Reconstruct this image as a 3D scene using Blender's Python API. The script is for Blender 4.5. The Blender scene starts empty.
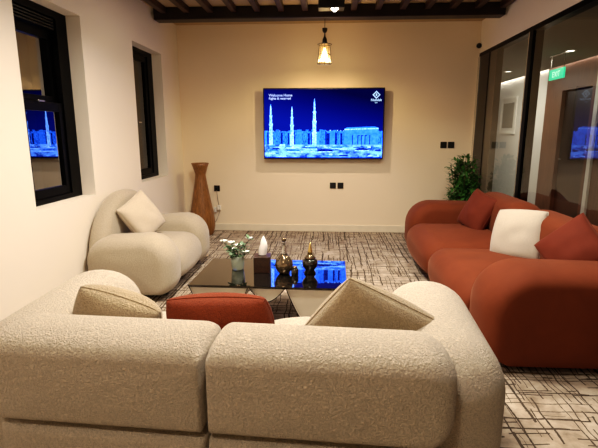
import bpy, bmesh, math, random
from math import pi, sin, cos, sqrt, radians as R, atan, tan
from mathutils import Vector, Matrix, Euler, noise
random.seed(7)
sc = bpy.context.scene
col = sc.collection

# ------------------------------------------------------------------ helpers: ids
def tag(o, label=None, cat=None, group=None, kind=None):
    if label: o['label'] = label
    if cat: o['category'] = cat
    if group: o['group'] = group
    if kind or cat: o['kind'] = kind or 'thing'
    return o

def empty(name, loc=(0, 0, 0), rz=0.0, **k):
    o = bpy.data.objects.new(name, None)
    col.objects.link(o)
    o.location = loc
    o.rotation_euler = (0, 0, rz)
    o.empty_display_size = 0.1
    return tag(o, **k)

def obj(name, bm, mats, parent=None, smooth=False, loc=None, rot=None, recalc=True, **k):
    if recalc:
        bmesh.ops.recalc_face_normals(bm, faces=bm.faces)
    me = bpy.data.meshes.new(name)
    bm.to_mesh(me)
    bm.free()
    if smooth:
        for p in me.polygons:
            p.use_smooth = True
    for m in (mats if isinstance(mats, (list, tuple)) else [mats]):
        me.materials.append(m)
    o = bpy.data.objects.new(name, me)
    col.objects.link(o)
    if parent: o.parent = parent
    if loc is not None: o.location = loc
    if rot is not None: o.rotation_euler = rot
    return tag(o, **k)

def copy_tree(o, parent=None):
    c = o.copy()
    col.objects.link(c)
    if parent: c.parent = parent
    for ch in list(o.children):
        copy_tree(ch, c)
    return c

# ------------------------------------------------------------------ helpers: geometry
def box(bm, lo, hi, bevel=0.0, mi=0, seg=2):
    x0, y0, z0 = lo; x1, y1, z1 = hi
    vs = [bm.verts.new(p) for p in ((x0,y0,z0),(x1,y0,z0),(x1,y1,z0),(x0,y1,z0),(x0,y0,z1),(x1,y0,z1),(x1,y1,z1),(x0,y1,z1))]
    fs = []
    for q in ((0,3,2,1),(4,5,6,7),(0,1,5,4),(1,2,6,5),(2,3,7,6),(3,0,4,7)):
        f = bm.faces.new([vs[i] for i in q]); f.material_index = mi; fs.append(f)
    if bevel > 0:
        es = list({e for f in fs for e in f.edges})
        r = bmesh.ops.bevel(bm, geom=es, offset=bevel, segments=seg, profile=0.5, affect='EDGES')
        for f in r['faces']: f.material_index = mi
    return vs

def lathe(bm, prof, seg=32, mi=0, cap0=True, cap1=True, centre=(0, 0, 0), flute=0.0, nfl=12):
    rings = []
    for r, z in prof:
        ring = []
        for i in range(seg):
            a = 2*pi*i/seg
            rr = r*(1 + flute*cos(nfl*a))
            ring.append(bm.verts.new((centre[0]+rr*cos(a), centre[1]+rr*sin(a), centre[2]+z)))
        rings.append(ring)
    for a, b in zip(rings, rings[1:]):
        for i in range(seg):
            f = bm.faces.new((a[i], a[(i+1) % seg], b[(i+1) % seg], b[i])); f.material_index = mi
    if cap0: bm.faces.new(rings[0][::-1]).material_index = mi
    if cap1: bm.faces.new(rings[-1]).material_index = mi
    return rings

def tube(bm, pts, r, seg=8, mi=0, r1=None):
    pts = [Vector(p) for p in pts]
    n = len(pts); rings = []
    for k, p in enumerate(pts):
        t = (pts[min(k+1, n-1)] - pts[max(k-1, 0)]).normalized()
        a = Vector((0, 0, 1)) if abs(t.z) < .9 else Vector((1, 0, 0))
        u = t.cross(a).normalized(); v = t.cross(u)
        rad = r if r1 is None else r + (r1-r)*k/(n-1)
        rings.append([bm.verts.new(p + u*rad*cos(2*pi*i/seg) + v*rad*sin(2*pi*i/seg)) for i in range(seg)])
    for a, b in zip(rings, rings[1:]):
        for i in range(seg):
            bm.faces.new((a[i], a[(i+1) % seg], b[(i+1) % seg], b[i])).material_index = mi
    bm.faces.new(rings[0][::-1]).material_index = mi
    bm.faces.new(rings[-1]).material_index = mi

def rrect(w, h, rad, n=10):
    """rounded rectangle outline centred on 0; rad = (bl, br, tr, tl)"""
    out = []
    for (sx, sy, r, a0) in ((-1,-1,rad[0],pi), (1,-1,rad[1],1.5*pi), (1,1,rad[2],0), (-1,1,rad[3],.5*pi)):
        cx_, cy_ = sx*(w/2 - r), sy*(h/2 - r)
        for i in range(n+1):
            a = a0 + .5*pi*i/n
            out.append((cx_ + r*cos(a), cy_ + r*sin(a)))
    return out

def puff(bm, w, h, T, rad, Rd, axis='x', n=2.6, bulge=0.02, layers=9, cn=10, f=None, mi=0, keep=(0, 0, 0, 0)):
    """cushion solid: rounded-rect outline w x h, thickness T, edges rolled inwards by Rd.
    axis = thickness axis. 'x': outline in (y,z); 'y': outline in (x,z); 'z': outline in (x,y)."""
    # keep = (-u, +u, -v, +v): share of the roll-in cancelled on that side (flush joints)
    def place(u, v, t):
        q = min(1.0, abs(2*t/T))
        d = Rd*(1 - max(0.0, 1 - q**n)**(1/n))
        ku, kv = (keep[1] if u > 0 else keep[0]), (keep[3] if v > 0 else keep[2])
        u *= (w/2 - d*(1-ku))/(w/2 - d); v *= (h/2 - d*(1-kv))/(h/2 - d)
        p = {'x': (t, u, v), 'y': (u, t, v), 'z': (u, v, t)}[axis]
        p = Vector(p)
        return f(p) if f else p
    def ring(d, t):
        rr = [max(r-d, .012) for r in rad]
        return [bm.verts.new(place(u, v, t)) for u, v in rrect(w-2*d, h-2*d, rr, cn)]
    rings = []
    for k in range(-layers, layers+1):
        a = .5*pi*k/layers
        t = (abs(sin(a))**(2/n))*(1 if a >= 0 else -1)
        d = Rd*(1 - max(cos(a), 0)**(2/n))
        rings.append(ring(d, t*T/2))
    N = len(rings[0])
    for a, b in zip(rings, rings[1:]):
        for i in range(N):
            bm.faces.new((a[i], a[(i+1) % N], b[(i+1) % N], b[i])).material_index = mi
    # domed caps
    for sgn in (-1, 1):
        base = rrect(w-2*Rd, h-2*Rd, [max(r-Rd, .012) for r in rad], cn)
        prev = rings[0] if sgn < 0 else rings[-1]
        for s in (.85, .68, .5, .32, .15):
            cur = [bm.verts.new(place(u*s, v*s, sgn*(T/2 + bulge*(1-s*s)))) for u, v in base]
            for i in range(N):
                bm.faces.new((prev[i], prev[(i+1) % N], cur[(i+1) % N], cur[i])).material_index = mi
            prev = cur
        bm.faces.new(prev).material_index = mi
    return bm

def extrude_profile(bm, pts, y0, y1, mi=0):
    a = [bm.verts.new((x, y0, z)) for x, z in pts]
    b = [bm.verts.new((x, y1, z)) for x, z in pts]
    n = len(pts)
    bm.faces.new(a).material_index = mi
    bm.faces.new(b[::-1]).material_index = mi
    for i in range(n):
        bm.faces.new((a[i], b[i], b[(i+1) % n], a[(i+1) % n])).material_index = mi

def text_bm(bm, s, size, M, mi=0, align='CENTER', bold=0.0):
    cu = bpy.data.curves.new('lettering', 'FONT')
    cu.body = s; cu.size = size; cu.align_x = align; cu.offset = bold
    o = bpy.data.objects.new('lettering', cu); col.objects.link(o)
    dg = bpy.context.evaluated_depsgraph_get()
    me = bpy.data.meshes.new_from_object(o.evaluated_get(dg))
    tmp = bmesh.new(); tmp.from_mesh(me)
    mp = {v: bm.verts.new(M @ v.co) for v in tmp.verts}
    for f in tmp.faces:
        try: bm.faces.new([mp[v] for v in f.verts]).material_index = mi
        except ValueError: pass
    tmp.free()
    bpy.data.objects.remove(o); bpy.data.curves.remove(cu); bpy.data.meshes.remove(me)

# ------------------------------------------------------------------ helpers: materials
def srgb(*c):
    return tuple(((x/255)/12.92 if x/255 <= .04045 else ((x/255+.055)/1.055)**2.4) for x in c) + (1,)

class N:
    """tiny node-expression helper"""
    def __init__(s, name):
        s.m = bpy.data.materials.new(name); s.m.use_nodes = True
        s.t = s.m.node_tree; s.b = s.t.nodes['Principled BSDF']; s.out = s.t.nodes['Material Output']
    def new(s, ty, **k):
        n = s.t.nodes.new(ty)
        for a, v in k.items(): setattr(n, a, v)
        return n
    def put(s, sock, v):
        if hasattr(v, 'is_linked') or isinstance(v, bpy.types.NodeSocket): s.t.links.new(v, sock)
        else: sock.default_value = v
    def math(s, op, *a, clamp=False):
        n = s.new('ShaderNodeMath', operation=op, use_clamp=clamp)
        for i, v in enumerate(a): s.put(n.inputs[i], v)
        return n.outputs[0]
    def noise(s, vec, scale, detail=2, rough=.5, dist=0, dim='3D', w=None):
        n = s.new('ShaderNodeTexNoise', noise_dimensions=dim)
        if vec is not None: s.put(n.inputs['Vector'], vec)
        if w is not None: s.put(n.inputs['W'], w)
        n.inputs['Scale'].default_value = scale; n.inputs['Detail'].default_value = detail
        n.inputs['Roughness'].default_value = rough; n.inputs['Distortion'].default_value = dist
        return n.outputs['Fac']
    def ramp(s, fac, stops):
        n = s.new('ShaderNodeValToRGB'); s.put(n.inputs[0], fac)
        e = n.color_ramp.elements
        while len(e) < len(stops): e.new(.5)
        for el, (p, c) in zip(e, stops): el.position = p; el.color = c
        return n.outputs[0]
    def mix(s, fac, a, b):
        n = s.new('ShaderNodeMix', data_type='RGBA'); s.put(n.inputs[0], fac); s.put(n.inputs[6], a); s.put(n.inputs[7], b)
        return n.outputs[2]
    def bump(s, h, strength, dist):
        n = s.new('ShaderNodeBump'); s.put(n.inputs['Height'], h)
        n.inputs['Strength'].default_value = strength; n.inputs['Distance'].default_value = dist
        s.t.links.new(n.outputs[0], s.b.inputs['Normal'])
    def coord(s, w='Object'): return s.new('ShaderNodeTexCoord').outputs[w]
    def pos(s): return s.new('ShaderNodeNewGeometry').outputs['Position']
    def mapv(s, v, scale=(1,1,1), rot=(0,0,0)):
        n = s.new('ShaderNodeMapping'); s.put(n.inputs['Vector'], v)
        n.inputs['Scale'].default_value = scale; n.inputs['Rotation'].default_value = rot
        return n.outputs[0]
    def set(s, **k):
        for a, v in k.items(): s.put(s.b.inputs[a.replace('_', ' ')], v)
        return s

def plain(name, c, rough=.5, metal=0, bumps=None, vary=.06, **k):
    n = N(name)
    f = n.noise(n.coord(), 9, 3)
    d = tuple(x*(1-vary*2) for x in c[:3]) + (1,)
    n.set(Base_Color=n.mix(f, d, tuple(min(1, x*(1+vary)) for x in c[:3]) + (1,)), Roughness=rough, Metallic=metal, **k)
    if bumps: n.bump(n.noise(n.coord(), bumps[0], 3), bumps[1], bumps[2])
    return n.m

def plaster(name, c):
    n = N(name)
    p = n.pos()
    f = n.noise(p, 1.6, 4)
    n.set(Base_Color=n.mix(f, tuple(x*.94 for x in c[:3]) + (1,), c), Roughness=.75)
    n.bump(n.noise(p, 140, 2), .12, .002)
    return n.m

def emit(name, c, s):
    n = N(name)
    n.set(Base_Color=(0, 0, 0, 1), Emission_Color=c, Emission_Strength=s, Roughness=.5)
    return n.m

def thin_glass(name, tint, boost, rough=0.0):
    n = N(name)
    n.t.nodes.remove(n.b)
    tr = n.new('ShaderNodeBsdfTransparent'); tr.inputs[0].default_value = tint
    gl = n.new('ShaderNodeBsdfGlossy'); gl.inputs['Roughness'].default_value = rough
    ge = n.new('ShaderNodeNewGeometry'); dt = n.new('ShaderNodeVectorMath', operation='DOT_PRODUCT')
    n.t.links.new(ge.outputs['Incoming'], dt.inputs[0]); n.t.links.new(ge.outputs['Normal'], dt.inputs[1])
    fr = n.math('ADD', n.math('MULTIPLY', n.math('POWER', n.math('SUBTRACT', 1.0, n.math('ABSOLUTE', dt.outputs['Value']), clamp=True), 5.0), .96), .04)
    mx = n.new('ShaderNodeMixShader')
    n.t.links.new(n.math('MULTIPLY', fr, boost, clamp=True), mx.inputs[0])
    n.t.links.new(tr.outputs[0], mx.inputs[1]); n.t.links.new(gl.outputs[0], mx.inputs[2])
    n.t.links.new(mx.outputs[0], n.out.inputs[0])
    return n.m

def boucle(name, c, scale=75, strength=.9, dist=.006, dark=.72, sheen=.25):
    n = N(name)
    v = n.coord()
    a = n.ramp(n.noise(v, scale, 2, .55, 1.0), [(.33, (0, 0, 0, 1)), (.66, (1, 1, 1, 1))])
    b = n.noise(v, 5, 2)
    cc = n.mix(a, tuple(x*dark for x in c[:3]) + (1,), c)
    n.set(Base_Color=n.mix(n.math('MULTIPLY', b, .35), cc, tuple(x*.86 for x in c[:3]) + (1,)), Roughness=.95, Sheen_Weight=sheen, Sheen_Roughness=.5)
    n.bump(a, strength, dist)
    return n.m

def velvet(name, c, sheen=.6):
    n = N(name)
    v = n.coord()
    b = n.noise(v, 4, 3, .6, .6)
    n.set(Base_Color=n.mix(b, tuple(x*.72 for x in c[:3]) + (1,), tuple(x*1.18 for x in c[:3]) + (1,)), Roughness=.8,
          Sheen_Weight=sheen, Sheen_Roughness=.35, Sheen_Tint=(1, .55, .35, 1), Specular_IOR_Level=.15)
    n.bump(n.noise(v, 260, 2), .25, .001)
    return n.m

def wood(name, c0, c1, scale=(3, 3, .35), rough=.45, rot=(0, 0, 0)):
    n = N(name)
    v = n.mapv(n.coord(), scale, rot)
    g = n.noise(v, 14, 4, .6, 1.0)
    n.set(Base_Color=n.ramp(g, [(.3, c0), (.7, c1)]), Roughness=rough)
    n.bump(g, .2, .002)
    return n.m

def carpet():
    n = N('hatched_carpet')
    p = n.pos()
    sep = n.new('ShaderNodeSeparateXYZ'); n.put(sep.inputs[0], p)
    X, Y = sep.outputs[0], sep.outputs[1]
    warp = n.math('SUBTRACT', n.noise(p, 2.6, 2, .6), .5)
    warp2 = n.math('SUBTRACT', n.noise(n.mapv(p, (1, 1, 1), (0, 0, 1)), 3.1, 2, .6), .5)
    cl = n.noise(p, .75, 2, .5)
    def layer(u, v, freq, wid, thr, seed, wamp, wp):
        a = n.math('ADD', n.math('MULTIPLY', u, freq), n.math('MULTIPLY', wp, wamp*freq))
        a = n.math('ADD', a, seed)
        cell = n.math('FLOOR', a)
        fr = n.math('FRACT', a)
        wn = n.new('ShaderNodeTexWhiteNoise', noise_dimensions='1D'); n.put(wn.inputs['W'], cell)
        rnd = wn.outputs['Value']
        d = n.math('ABSOLUTE', n.math('SUBTRACT', fr, n.math('ADD', .3, n.math('MULTIPLY', rnd, .4))))
        w = n.math('MULTIPLY', n.math('ADD', .35, rnd), wid*freq)
        edge = n.math('MULTIPLY', n.math('SUBTRACT', n.noise(p, 45, 2), .5), wid*freq*1.3)
        line = n.math('LESS_THAN', n.math('ADD', d, edge), w)
        # broken along its length
        cb = n.new('ShaderNodeCombineXYZ'); n.put(cb.inputs[0], n.math('MULTIPLY', cell, 7.31)); n.put(cb.inputs[1], n.math('MULTIPLY', v, 1.7)); cb.inputs[2].default_value = seed
        gate = n.math('GREATER_THAN', n.math('ADD', n.noise(cb.outputs[0], 1.0, 2, .6), n.math('MULTIPLY', n.math('SUBTRACT', cl, .5), .5)), thr)
        return n.math('MULTIPLY', line, gate)
    Ls = [layer(X, Y, 13, .0062, .44, 3.1, .05, warp), layer(X, Y, 27, .004, .47, 11.7, .07, warp2),
          layer(Y, X, 12, .006, .44, 5.9, .05, warp2), layer(Y, X, 25, .0038, .47, 23.3, .07, warp)]
    k = Ls[0]
    for l in Ls[1:]: k = n.math('MAXIMUM', k, l)
    mott = n.noise(p, 7, 5, .65)
    fine = n.noise(p, 220, 2)
    base = n.ramp(mott, [(.32, srgb(138, 122, 104)), (.52, srgb(180, 165, 146)), (.7, srgb(204, 192, 174))])
    base = n.mix(n.math('MULTIPLY', fine, .3), base, srgb(140, 125, 108))
    soft = n.math('MULTIPLY', k, n.math('ADD', .62, n.math('MULTIPLY', mott, .5)), clamp=True)
    n.set(Base_Color=n.mix(soft, base, srgb(52, 40, 30)), Roughness=.95, Specular_IOR_Level=.1)
    n.bump(n.math('ADD', n.math('MULTIPLY', fine, .5), n.math('MULTIPLY', k, -.8)), .5, .004)
    return n.m

M = {}
M['wall_white'] = plaster('white_plaster', srgb(240, 230, 214))
M['wall_warm'] = plaster('warm_plaster', srgb(240, 223, 197))
M['ceiling'] = plaster('ceiling_plaster', srgb(185, 160, 122))
M['carpet'] = carpet()
M['trim'] = plain('cream_trim', srgb(232, 220, 198), .5)
M['beam'] = wood('dark_walnut_beam', srgb(18, 10, 7), srgb(38, 21, 14), (.6, 3, 3), .45)
M['rafter'] = wood('walnut_rafter', srgb(40, 24, 14), srgb(74, 46, 28), (3, .4, 3), .5)
M['black_metal'] = plain('black_aluminium', srgb(5, 5, 6), .35, Specular_IOR_Level=.08)
M['bronze_metal'] = plain('dark_bronze_aluminium', srgb(44, 38, 32), .4, .3)
M['olive_metal'] = plain('grey_bronze_aluminium', srgb(120, 112, 96), .4, .4)
M['silver'] = plain('bright_aluminium', srgb(215, 212, 205), .25, .9)
M['win_glass'] = thin_glass('night_window_glass', (.5, .5, .5, 1), 6.0)
M['win_glass_dim'] = thin_glass('dim_night_window_glass', (.5, .5, .5, 1), 1.6)
M['part_glass'] = thin_glass('partition_glass', (.84, .84, .78, 1), 1.55)
M['beige'] = boucle('beige_boucle', srgb(224, 209, 186), 125, 1.0, .006, .68)
M['beige_smooth'] = boucle('beige_chenille', srgb(184, 170, 148), 120, .5, .003, .82)
M['cushion_beige'] = boucle('beige_cushion_cloth', srgb(188, 168, 136), 120, .8, .004, .66)
M['cushion_grey'] = boucle('oatmeal_cushion_cloth', srgb(205, 190, 168), 160, .4, .002, .85)
M['cushion_white'] = boucle('ivory_cushion_cloth', srgb(184, 174, 158), 150, .4, .002, .88)
M['rust'] = velvet('rust_velvet', srgb(110, 54, 31), .2)
M['rust_cushion'] = velvet('rust_cushion_velvet', srgb(104, 46, 30), .15)
M['rust_weave'] = boucle('rust_woven_cloth', srgb(140, 60, 24), 150, .6, .003, .6, .04)
M['foot'] = plain('black_foot', srgb(14, 12, 11), .5)
M['vase'] = wood('honey_wood', srgb(104, 66, 28), srgb(154, 104, 52), (4, 4, .3), .4)
M['vase_dark'] = plain('vase_inside', srgb(50, 28, 12), .7)
n_ = N('black_mirror_glass'); n_.set(Base_Color=srgb(16, 15, 14), Roughness=.015, Coat_Weight=1.0, Coat_Roughness=.01, IOR=1.85)
n_.bump(n_.noise(n_.coord(), 1.5, 1), .01, .001); M['table_glass'] = n_.m
M['champagne'] = plain('brushed_champagne_metal', srgb(222, 216, 204), .4, .35)
M['champagne_edge'] = plain('dark_metal_edge', srgb(30, 25, 20), .4, .5)
M['dark_wood'] = wood('dark_box_wood', srgb(38, 22, 14), srgb(66, 40, 26), (3, 3, 3), .35)
M['tissue'] = plain('white_tissue', srgb(245, 243, 240), .9)
n_ = N('pot_glass'); n_.set(Base_Color=srgb(215, 225, 205), Roughness=.12, Transmission_Weight=.55, IOR=1.4); n_.bump(n_.noise(n_.coord(), 60, 2), .1, .002); M['pot_glass'] = n_.m
n_ = N('clear_glass'); n_.set(Base_Color=srgb(235, 232, 222), Roughness=.03, Transmission_Weight=.92, IOR=1.45); n_.bump(n_.noise(n_.coord(), 30, 1), .02, .002); M['clear_glass'] = n_.m
M['smoke_glass'] = plain('smoked_glass', srgb(38, 32, 24), .06, .2, Coat_Weight=.8)
M['mercury'] = plain('smoky_mirrored_glass', srgb(130, 112, 88), .12, .75)
M['gold'] = plain('pale_gold', srgb(226, 196, 128), .25, .9)
M['leaf'] = plain('green_leaf', srgb(60, 106, 50), .55, vary=.25)
M['leaf_dark'] = plain('deep_green_leaf', srgb(70, 122, 52), .5, vary=.35)
M['sage'] = plain('sage_leaf', srgb(96, 124, 88), .6, vary=.25)
M['petal'] = plain('white_petal', srgb(236, 238, 228), .8)
M['stem'] = plain('brown_stem', srgb(84, 70, 42), .8)
M['pot'] = plain('charcoal_pot', srgb(44, 42, 40), .6)
M['soil'] = plain('dark_soil', srgb(40, 30, 22), .95)
M['black_plastic'] = plain('black_plastic', srgb(14, 14, 15), .3)
M['white_plastic'] = plain('white_plastic', srgb(232, 228, 218), .4)
M['cable'] = plain('grey_cable', srgb(120, 110, 95), .6)
M['tv_black'] = plain('tv_black', srgb(8, 8, 10), .3)
n_ = N('warm_bulb'); n_.t.nodes.remove(n_.b)
_a = n_.new('ShaderNodeBsdfTransparent'); _b = n_.new('ShaderNodeEmission'); _b.inputs[0].default_value = (1, .82, .5, 1)
n_.put(_b.inputs[1], n_.math('ADD', 2.2, n_.math('MULTIPLY', n_.noise(n_.coord(), 8, 1), 1.0)))
_m = n_.new('ShaderNodeAddShader'); n_.t.links.new(_a.outputs[0], _m.inputs[0]); n_.t.links.new(_b.outputs[0], _m.inputs[1]); n_.t.links.new(_m.outputs[0], n_.out.inputs[0])
M['bulb'] = n_.m
n_ = N('amber_shade_glass'); n_.t.nodes.remove(n_.b)
_a = n_.new('ShaderNodeBsdfTransparent'); _a.inputs[0].default_value = (1, .86, .6, 1)
_b = n_.new('ShaderNodeBsdfTranslucent'); _b.inputs[0].default_value = (1, .74, .38, 1)
_m = n_.new('ShaderNodeMixShader'); n_.put(_m.inputs[0], n_.math('ADD', .02, n_.math('MULTIPLY', n_.noise(n_.coord(), 20, 2), .05)))
n_.t.links.new(_a.outputs[0], _m.inputs[1]); n_.t.links.new(_b.outputs[0], _m.inputs[2]); n_.t.links.new(_m.outputs[0], n_.out.inputs[0])
M['amber_glass'] = n_.m
M['led_white'] = emit('white_led', (1, .97, .9, 1), 9)
M['led_strip'] = emit('cove_strip', (1, .93, .86, 1), 16)
M['corr_wall'] = plaster('corridor_white', srgb(222, 220, 214))
M['corr_ceiling'] = plaster('corridor_ceiling', srgb(150, 146, 134))
M['corr_wood'] = wood('corridor_walnut_panel', srgb(78, 47, 33), srgb(122, 80, 58), (5, 5, .25), .5)
M['corr_door'] = wood('corridor_dark_door', srgb(40, 26, 18), srgb(64, 42, 28), (5, 5, .25), .4)
M['corr_floor'] = plain('corridor_floor', srgb(120, 108, 92), .6)
M['frame_white'] = plain('white_picture_frame', srgb(235, 232, 224), .5)
n_ = N('woven_grey_print'); v_ = n_.coord(); n_.set(Base_Color=n_.ramp(n_.noise(v_, 38, 5, .75, 2), [(.35, srgb(92, 88, 80)), (.62, srgb(176, 170, 158))]), Roughness=.8); M['print'] = n_.m
M['exit_green'] = emit('exit_green', (.0, .75, .36, 1), 1.25)
M['exit_white'] = emit('exit_white', (.7, 1, .85, 1), 1.6)

# ------------------------------------------------------------------ dimensions (metres; viewpoint above the origin)
D = 6.78          # back wall
XL, XR = -2.18, 2.115
ZC = 3.0
YB = -2.2         # wall behind the viewpoint
CX = 4.2          # far corridor wall
CZ = 2.63

# ------------------------------------------------------------------ room shell
bm = bmesh.new(); box(bm, (XL-.45, YB-.2, -.1), (XR+.12, D+.2, 0))
obj('floor', bm, M['carpet'], kind='structure', label='beige carpet with dark sketchy cross-hatched lines', cat='floor')
bm = bmesh.new(); box(bm, (XL-.45, YB-.2, ZC), (XR+.12, D+.2, ZC+.15))
obj('ceiling', bm, M['ceiling'], kind='structure', label='warm plaster ceiling above the wooden rafters', cat='ceiling')
bm = bmesh.new(); box(bm, (XL-.45, D, 0), (XR+.12, D+.2, ZC))
obj('wall_back', bm, M['wall_warm'], kind='structure', label='warm beige plaster wall behind the television', cat='wall')
bm = bmesh.new(); box(bm, (XL-.45, YB-.2, 0), (XR+.12, YB, ZC))
obj('wall_front', bm, M['wall_warm'], kind='structure', label='plaster wall behind the viewpoint', cat='wall')
WZ0, WZ1 = .915, 2.50
WINS = [(3.22, 4.11), (5.19, 6.09)]
bm = bmesh.new()
xo = XL-.45
box(bm, (xo, YB, 0), (XL, D, WZ0)); box(bm, (xo, YB, WZ1), (XL, D, ZC))
ys = [YB] + [v for w in WINS for v in w] + [D]
for a, b in zip(ys[::2], ys[1::2]): box(bm, (xo, a, WZ0), (XL, b, WZ1))
obj('wall_left', bm, M['wall_white'], kind='structure', label='white plaster wall with two recessed windows', cat='wall')
bm = bmesh.new(); box(bm, (XR, YB, 2.575), (XR+.12, D, ZC))
obj('wall_right', bm, M['wall_white'], kind='structure', label='plaster band above the glass partition', cat='wall')
bm = bmesh.new(); box(bm, (XL, D-.018, 0), (XR, D, .105), .004)
obj('baseboard_back', bm, M['trim'], kind='structure', label='cream baseboard along the back wall', cat='baseboard')
bm = bmesh.new(); box(bm, (XL, YB, 0), (XL+.018, D-.018, .105), .004)
obj('baseboard_left', bm, M['trim'], kind='structure', label='cream baseboard along the left wall', cat='baseboard')

# windows: deep black casing, two sashes
for i, (y0, y1) in enumerate(WINS):
    w = empty('window_%d' % (i+1), (XL-.2, (y0+y1)/2, WZ0), kind='structure',
              label=['black double-sash window nearer the viewer, television mirrored in it', 'narrow-looking black casement window nearer the corner vase'][i], cat='window')
    hw, H = (y1-y0)/2, WZ1-WZ0
    xf, xb = .07, -.2      # local x of casing front/back
    bm = bmesh.new()
    box(bm, (xb, -hw, 0), (xf, -hw+.16, H)); box(bm, (xb, hw-.16, 0), (xf, hw, H))
    box(bm, (xb, -hw+.16, 0), (xf, hw-.16, .045)); box(bm, (xb, -hw+.16, H-.06), (xf, hw-.16, H))
    box(bm, (xb, -hw+.16, H-.16 if i == 0 else H-.07), (xf-.05, hw-.16, H-.06))
    obj('window_frame', bm, M['black_metal'], w)
    zm = .83
    for nm, za, zb, xs in ((('casement', .045, H-.06, .035),) if i else (('lower_sash', .045, zm, .035), ('upper_sash', zm-.02, H-.16, -.012))):
        bm = bmesh.new(); s = .04 if nm == 'upper_sash' else .065
        box(bm, (xs-.022, -hw+.16, za), (xs+.022, -hw+.16+s, zb), .003); box(bm, (xs-.022, hw-.16-s, za), (xs+.022, hw-.16, zb), .003)
        box(bm, (xs-.022, -hw+.16+s, za), (xs+.022, hw-.16-s, za+.075), .003); box(bm, (xs-.022, -hw+.16+s, zb-.075), (xs+.022, hw-.16-s, zb), .003)
        sash = obj(nm, bm, M['black_metal'], w)
        bm = bmesh.new()
        vs = [bm.verts.new(p) for p in ((xs, -hw+.20, za+.06), (xs, hw-.20, za+.06), (xs, hw-.20, zb-.06), (xs, -hw+.20, zb-.06))]
        bm.faces.new(vs)
        obj('pane', bm, M['win_glass_dim' if i else 'win_glass'], sash)
    if i: zm = .70
    bm = bmesh.new(); box(bm, (.03, -.04, zm-.005), (.055, .04, zm+.012), .004)
    obj('sash_latch', bm, M['silver'], w)
    if i: continue
    # louvre slats at the head
    bm = bmesh.new()
    for k in range(4): box(bm, (.015, -hw+.18, H-.155+.024*k), (.06, hw-.18, H-.143+.024*k))
    obj('vent_slats', bm, M['black_plastic'], w)

# ceiling timber
bm = bmesh.new(); box(bm, (XL+.03, 5.82, 2.855), (XR-.03, 6.0, ZC-.001), .008)
obj('trim_1', bm, M['beam'], kind='structure', label='dark walnut cross beam spanning in front of the back wall', cat='beam')
rx = -2.02; k = 0
proto = None
while rx < 2.1:
    if proto is None:
        bm = bmesh.new(); box(bm, (-.034, -3.6, -.075), (.034, 0, -.001), .006)
        proto = obj('ceiling_rafter', bm, M['rafter'], loc=(rx, 5.818, ZC), kind='structure', cat='rafter', group='rafters under the ceiling',
                    label='slim brown wooden rafter running from the cross beam towards the viewer')
    else:
        c = proto.copy(); col.objects.link(c); c.location.x = rx
    rx += .29

# ------------------------------------------------------------------ glass partition on the right (frames, glass)
part = empty('window_3', (XR, 0, 0), kind='structure', label='dark framed glass partition to the corridor', cat='glass partition')
ZT = 2.575
bm = bmesh.new(); box(bm, (0, YB, ZT-.05), (.1, D, ZT)); box(bm, (0, YB, 0), (.1, D, .06))
obj('head_and_sill_rail', bm, M['black_metal'], part)
bm = bmesh.new(); box(bm, (-.004, 6.36, .06), (.1, D, ZT-.05))
obj('corner_post', bm, M['bronze_metal'], part)
bm = bmesh.new(); box(bm, (.01, 6.12, .06), (.09, 6.36, ZT-.05))
obj('door_stile', bm, M['olive_metal'], part)
bm = bmesh.new(); box(bm, (-.012, 6.70, .06), (-.004, D, ZT-.05))
obj('corner_strip', bm, M['silver'], part)
bm = bmesh.new(); box(bm, (-.012, 5.06, .06), (.1, 5.16, ZT-.05), .003)
obj('mullion', bm, M['black_metal'], part)
bm = bmesh.new(); box(bm, (-.018, 5.13, .06), (-.0125, 5.15, ZT-.05))
obj('mullion_strip', bm, M['silver'], part)
bm = bmesh.new(); box(bm, (-.01, 2.0, .06), (.1, 2.14, ZT-.05), .003)
obj('mullion', bm, M['black_metal'], part)
for a, b in ((5.16, 6.12), (2.14, 5.06), (YB, 2.0)):
    bm = bmesh.new()
    bm.faces.new([bm.verts.new(p) for p in ((.004, a, .06), (.004, b, .06), (.004, b, ZT-.05), (.004, a, ZT-.05))])
    obj('pane', bm, M['part_glass'], part)

# ------------------------------------------------------------------ corridor beyond the glass
YE = 14.0
bm = bmesh.new(); box(bm, (XR+.12, YB, -.1), (CX+.3, YE, 0))
obj('floor_corridor', bm, M['corr_floor'], kind='structure', label='corridor floor beyond the glass', cat='floor')
bm = bmesh.new(); box(bm, (XR+.13, YB, CZ), (CX-.14, YE, CZ+.1)); box(bm, (CX-.14, YB, CZ+.09), (CX+.1, YE, CZ+.19))
obj('ceiling_corridor', bm, M['corr_ceiling'], kind='structure', label='grey corridor ceiling with a lit cove along the wall', cat='ceiling')
bm = bmesh.new(); box(bm, (CX, 9.20, 0), (CX+.15, YE, CZ+.09))
obj('wall_corridor', bm, M['corr_wall'], kind='structure', label='white corridor wall beyond the glass carrying the framed print', cat='wall')
bm = bmesh.new()
box(bm, (CX-.02, YB, 2.22), (CX+.15, 9.20, CZ+.09)); box(bm, (CX-.02, 8.60, 0), (CX+.15, 9.20, 2.22)); box(bm, (CX-.02, YB, 0), (CX+.15, 7.66, 2.22))
obj('wall_panelling', bm, M['corr_wood'], kind='structure', label='brown wood panelling on the corridor wall around the dark door', cat='wall panelling')
bm = bmesh.new(); box(bm, (XR-.3, YE, 0), (CX+.3, YE+.1, CZ+.2))
obj('wall_corridor_end', bm, M['corr_wall'], kind='structure', label='far end wall of the corridor', cat='wall')
bm = bmesh.new(); box(bm, (XR+.02, D+.2, 0), (XR+.12, YE, CZ+.2))
obj('wall_corridor_near', bm, M['corr_wall'], kind='structure', label='corridor wall continuing past the room corner', cat='wall')
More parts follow.
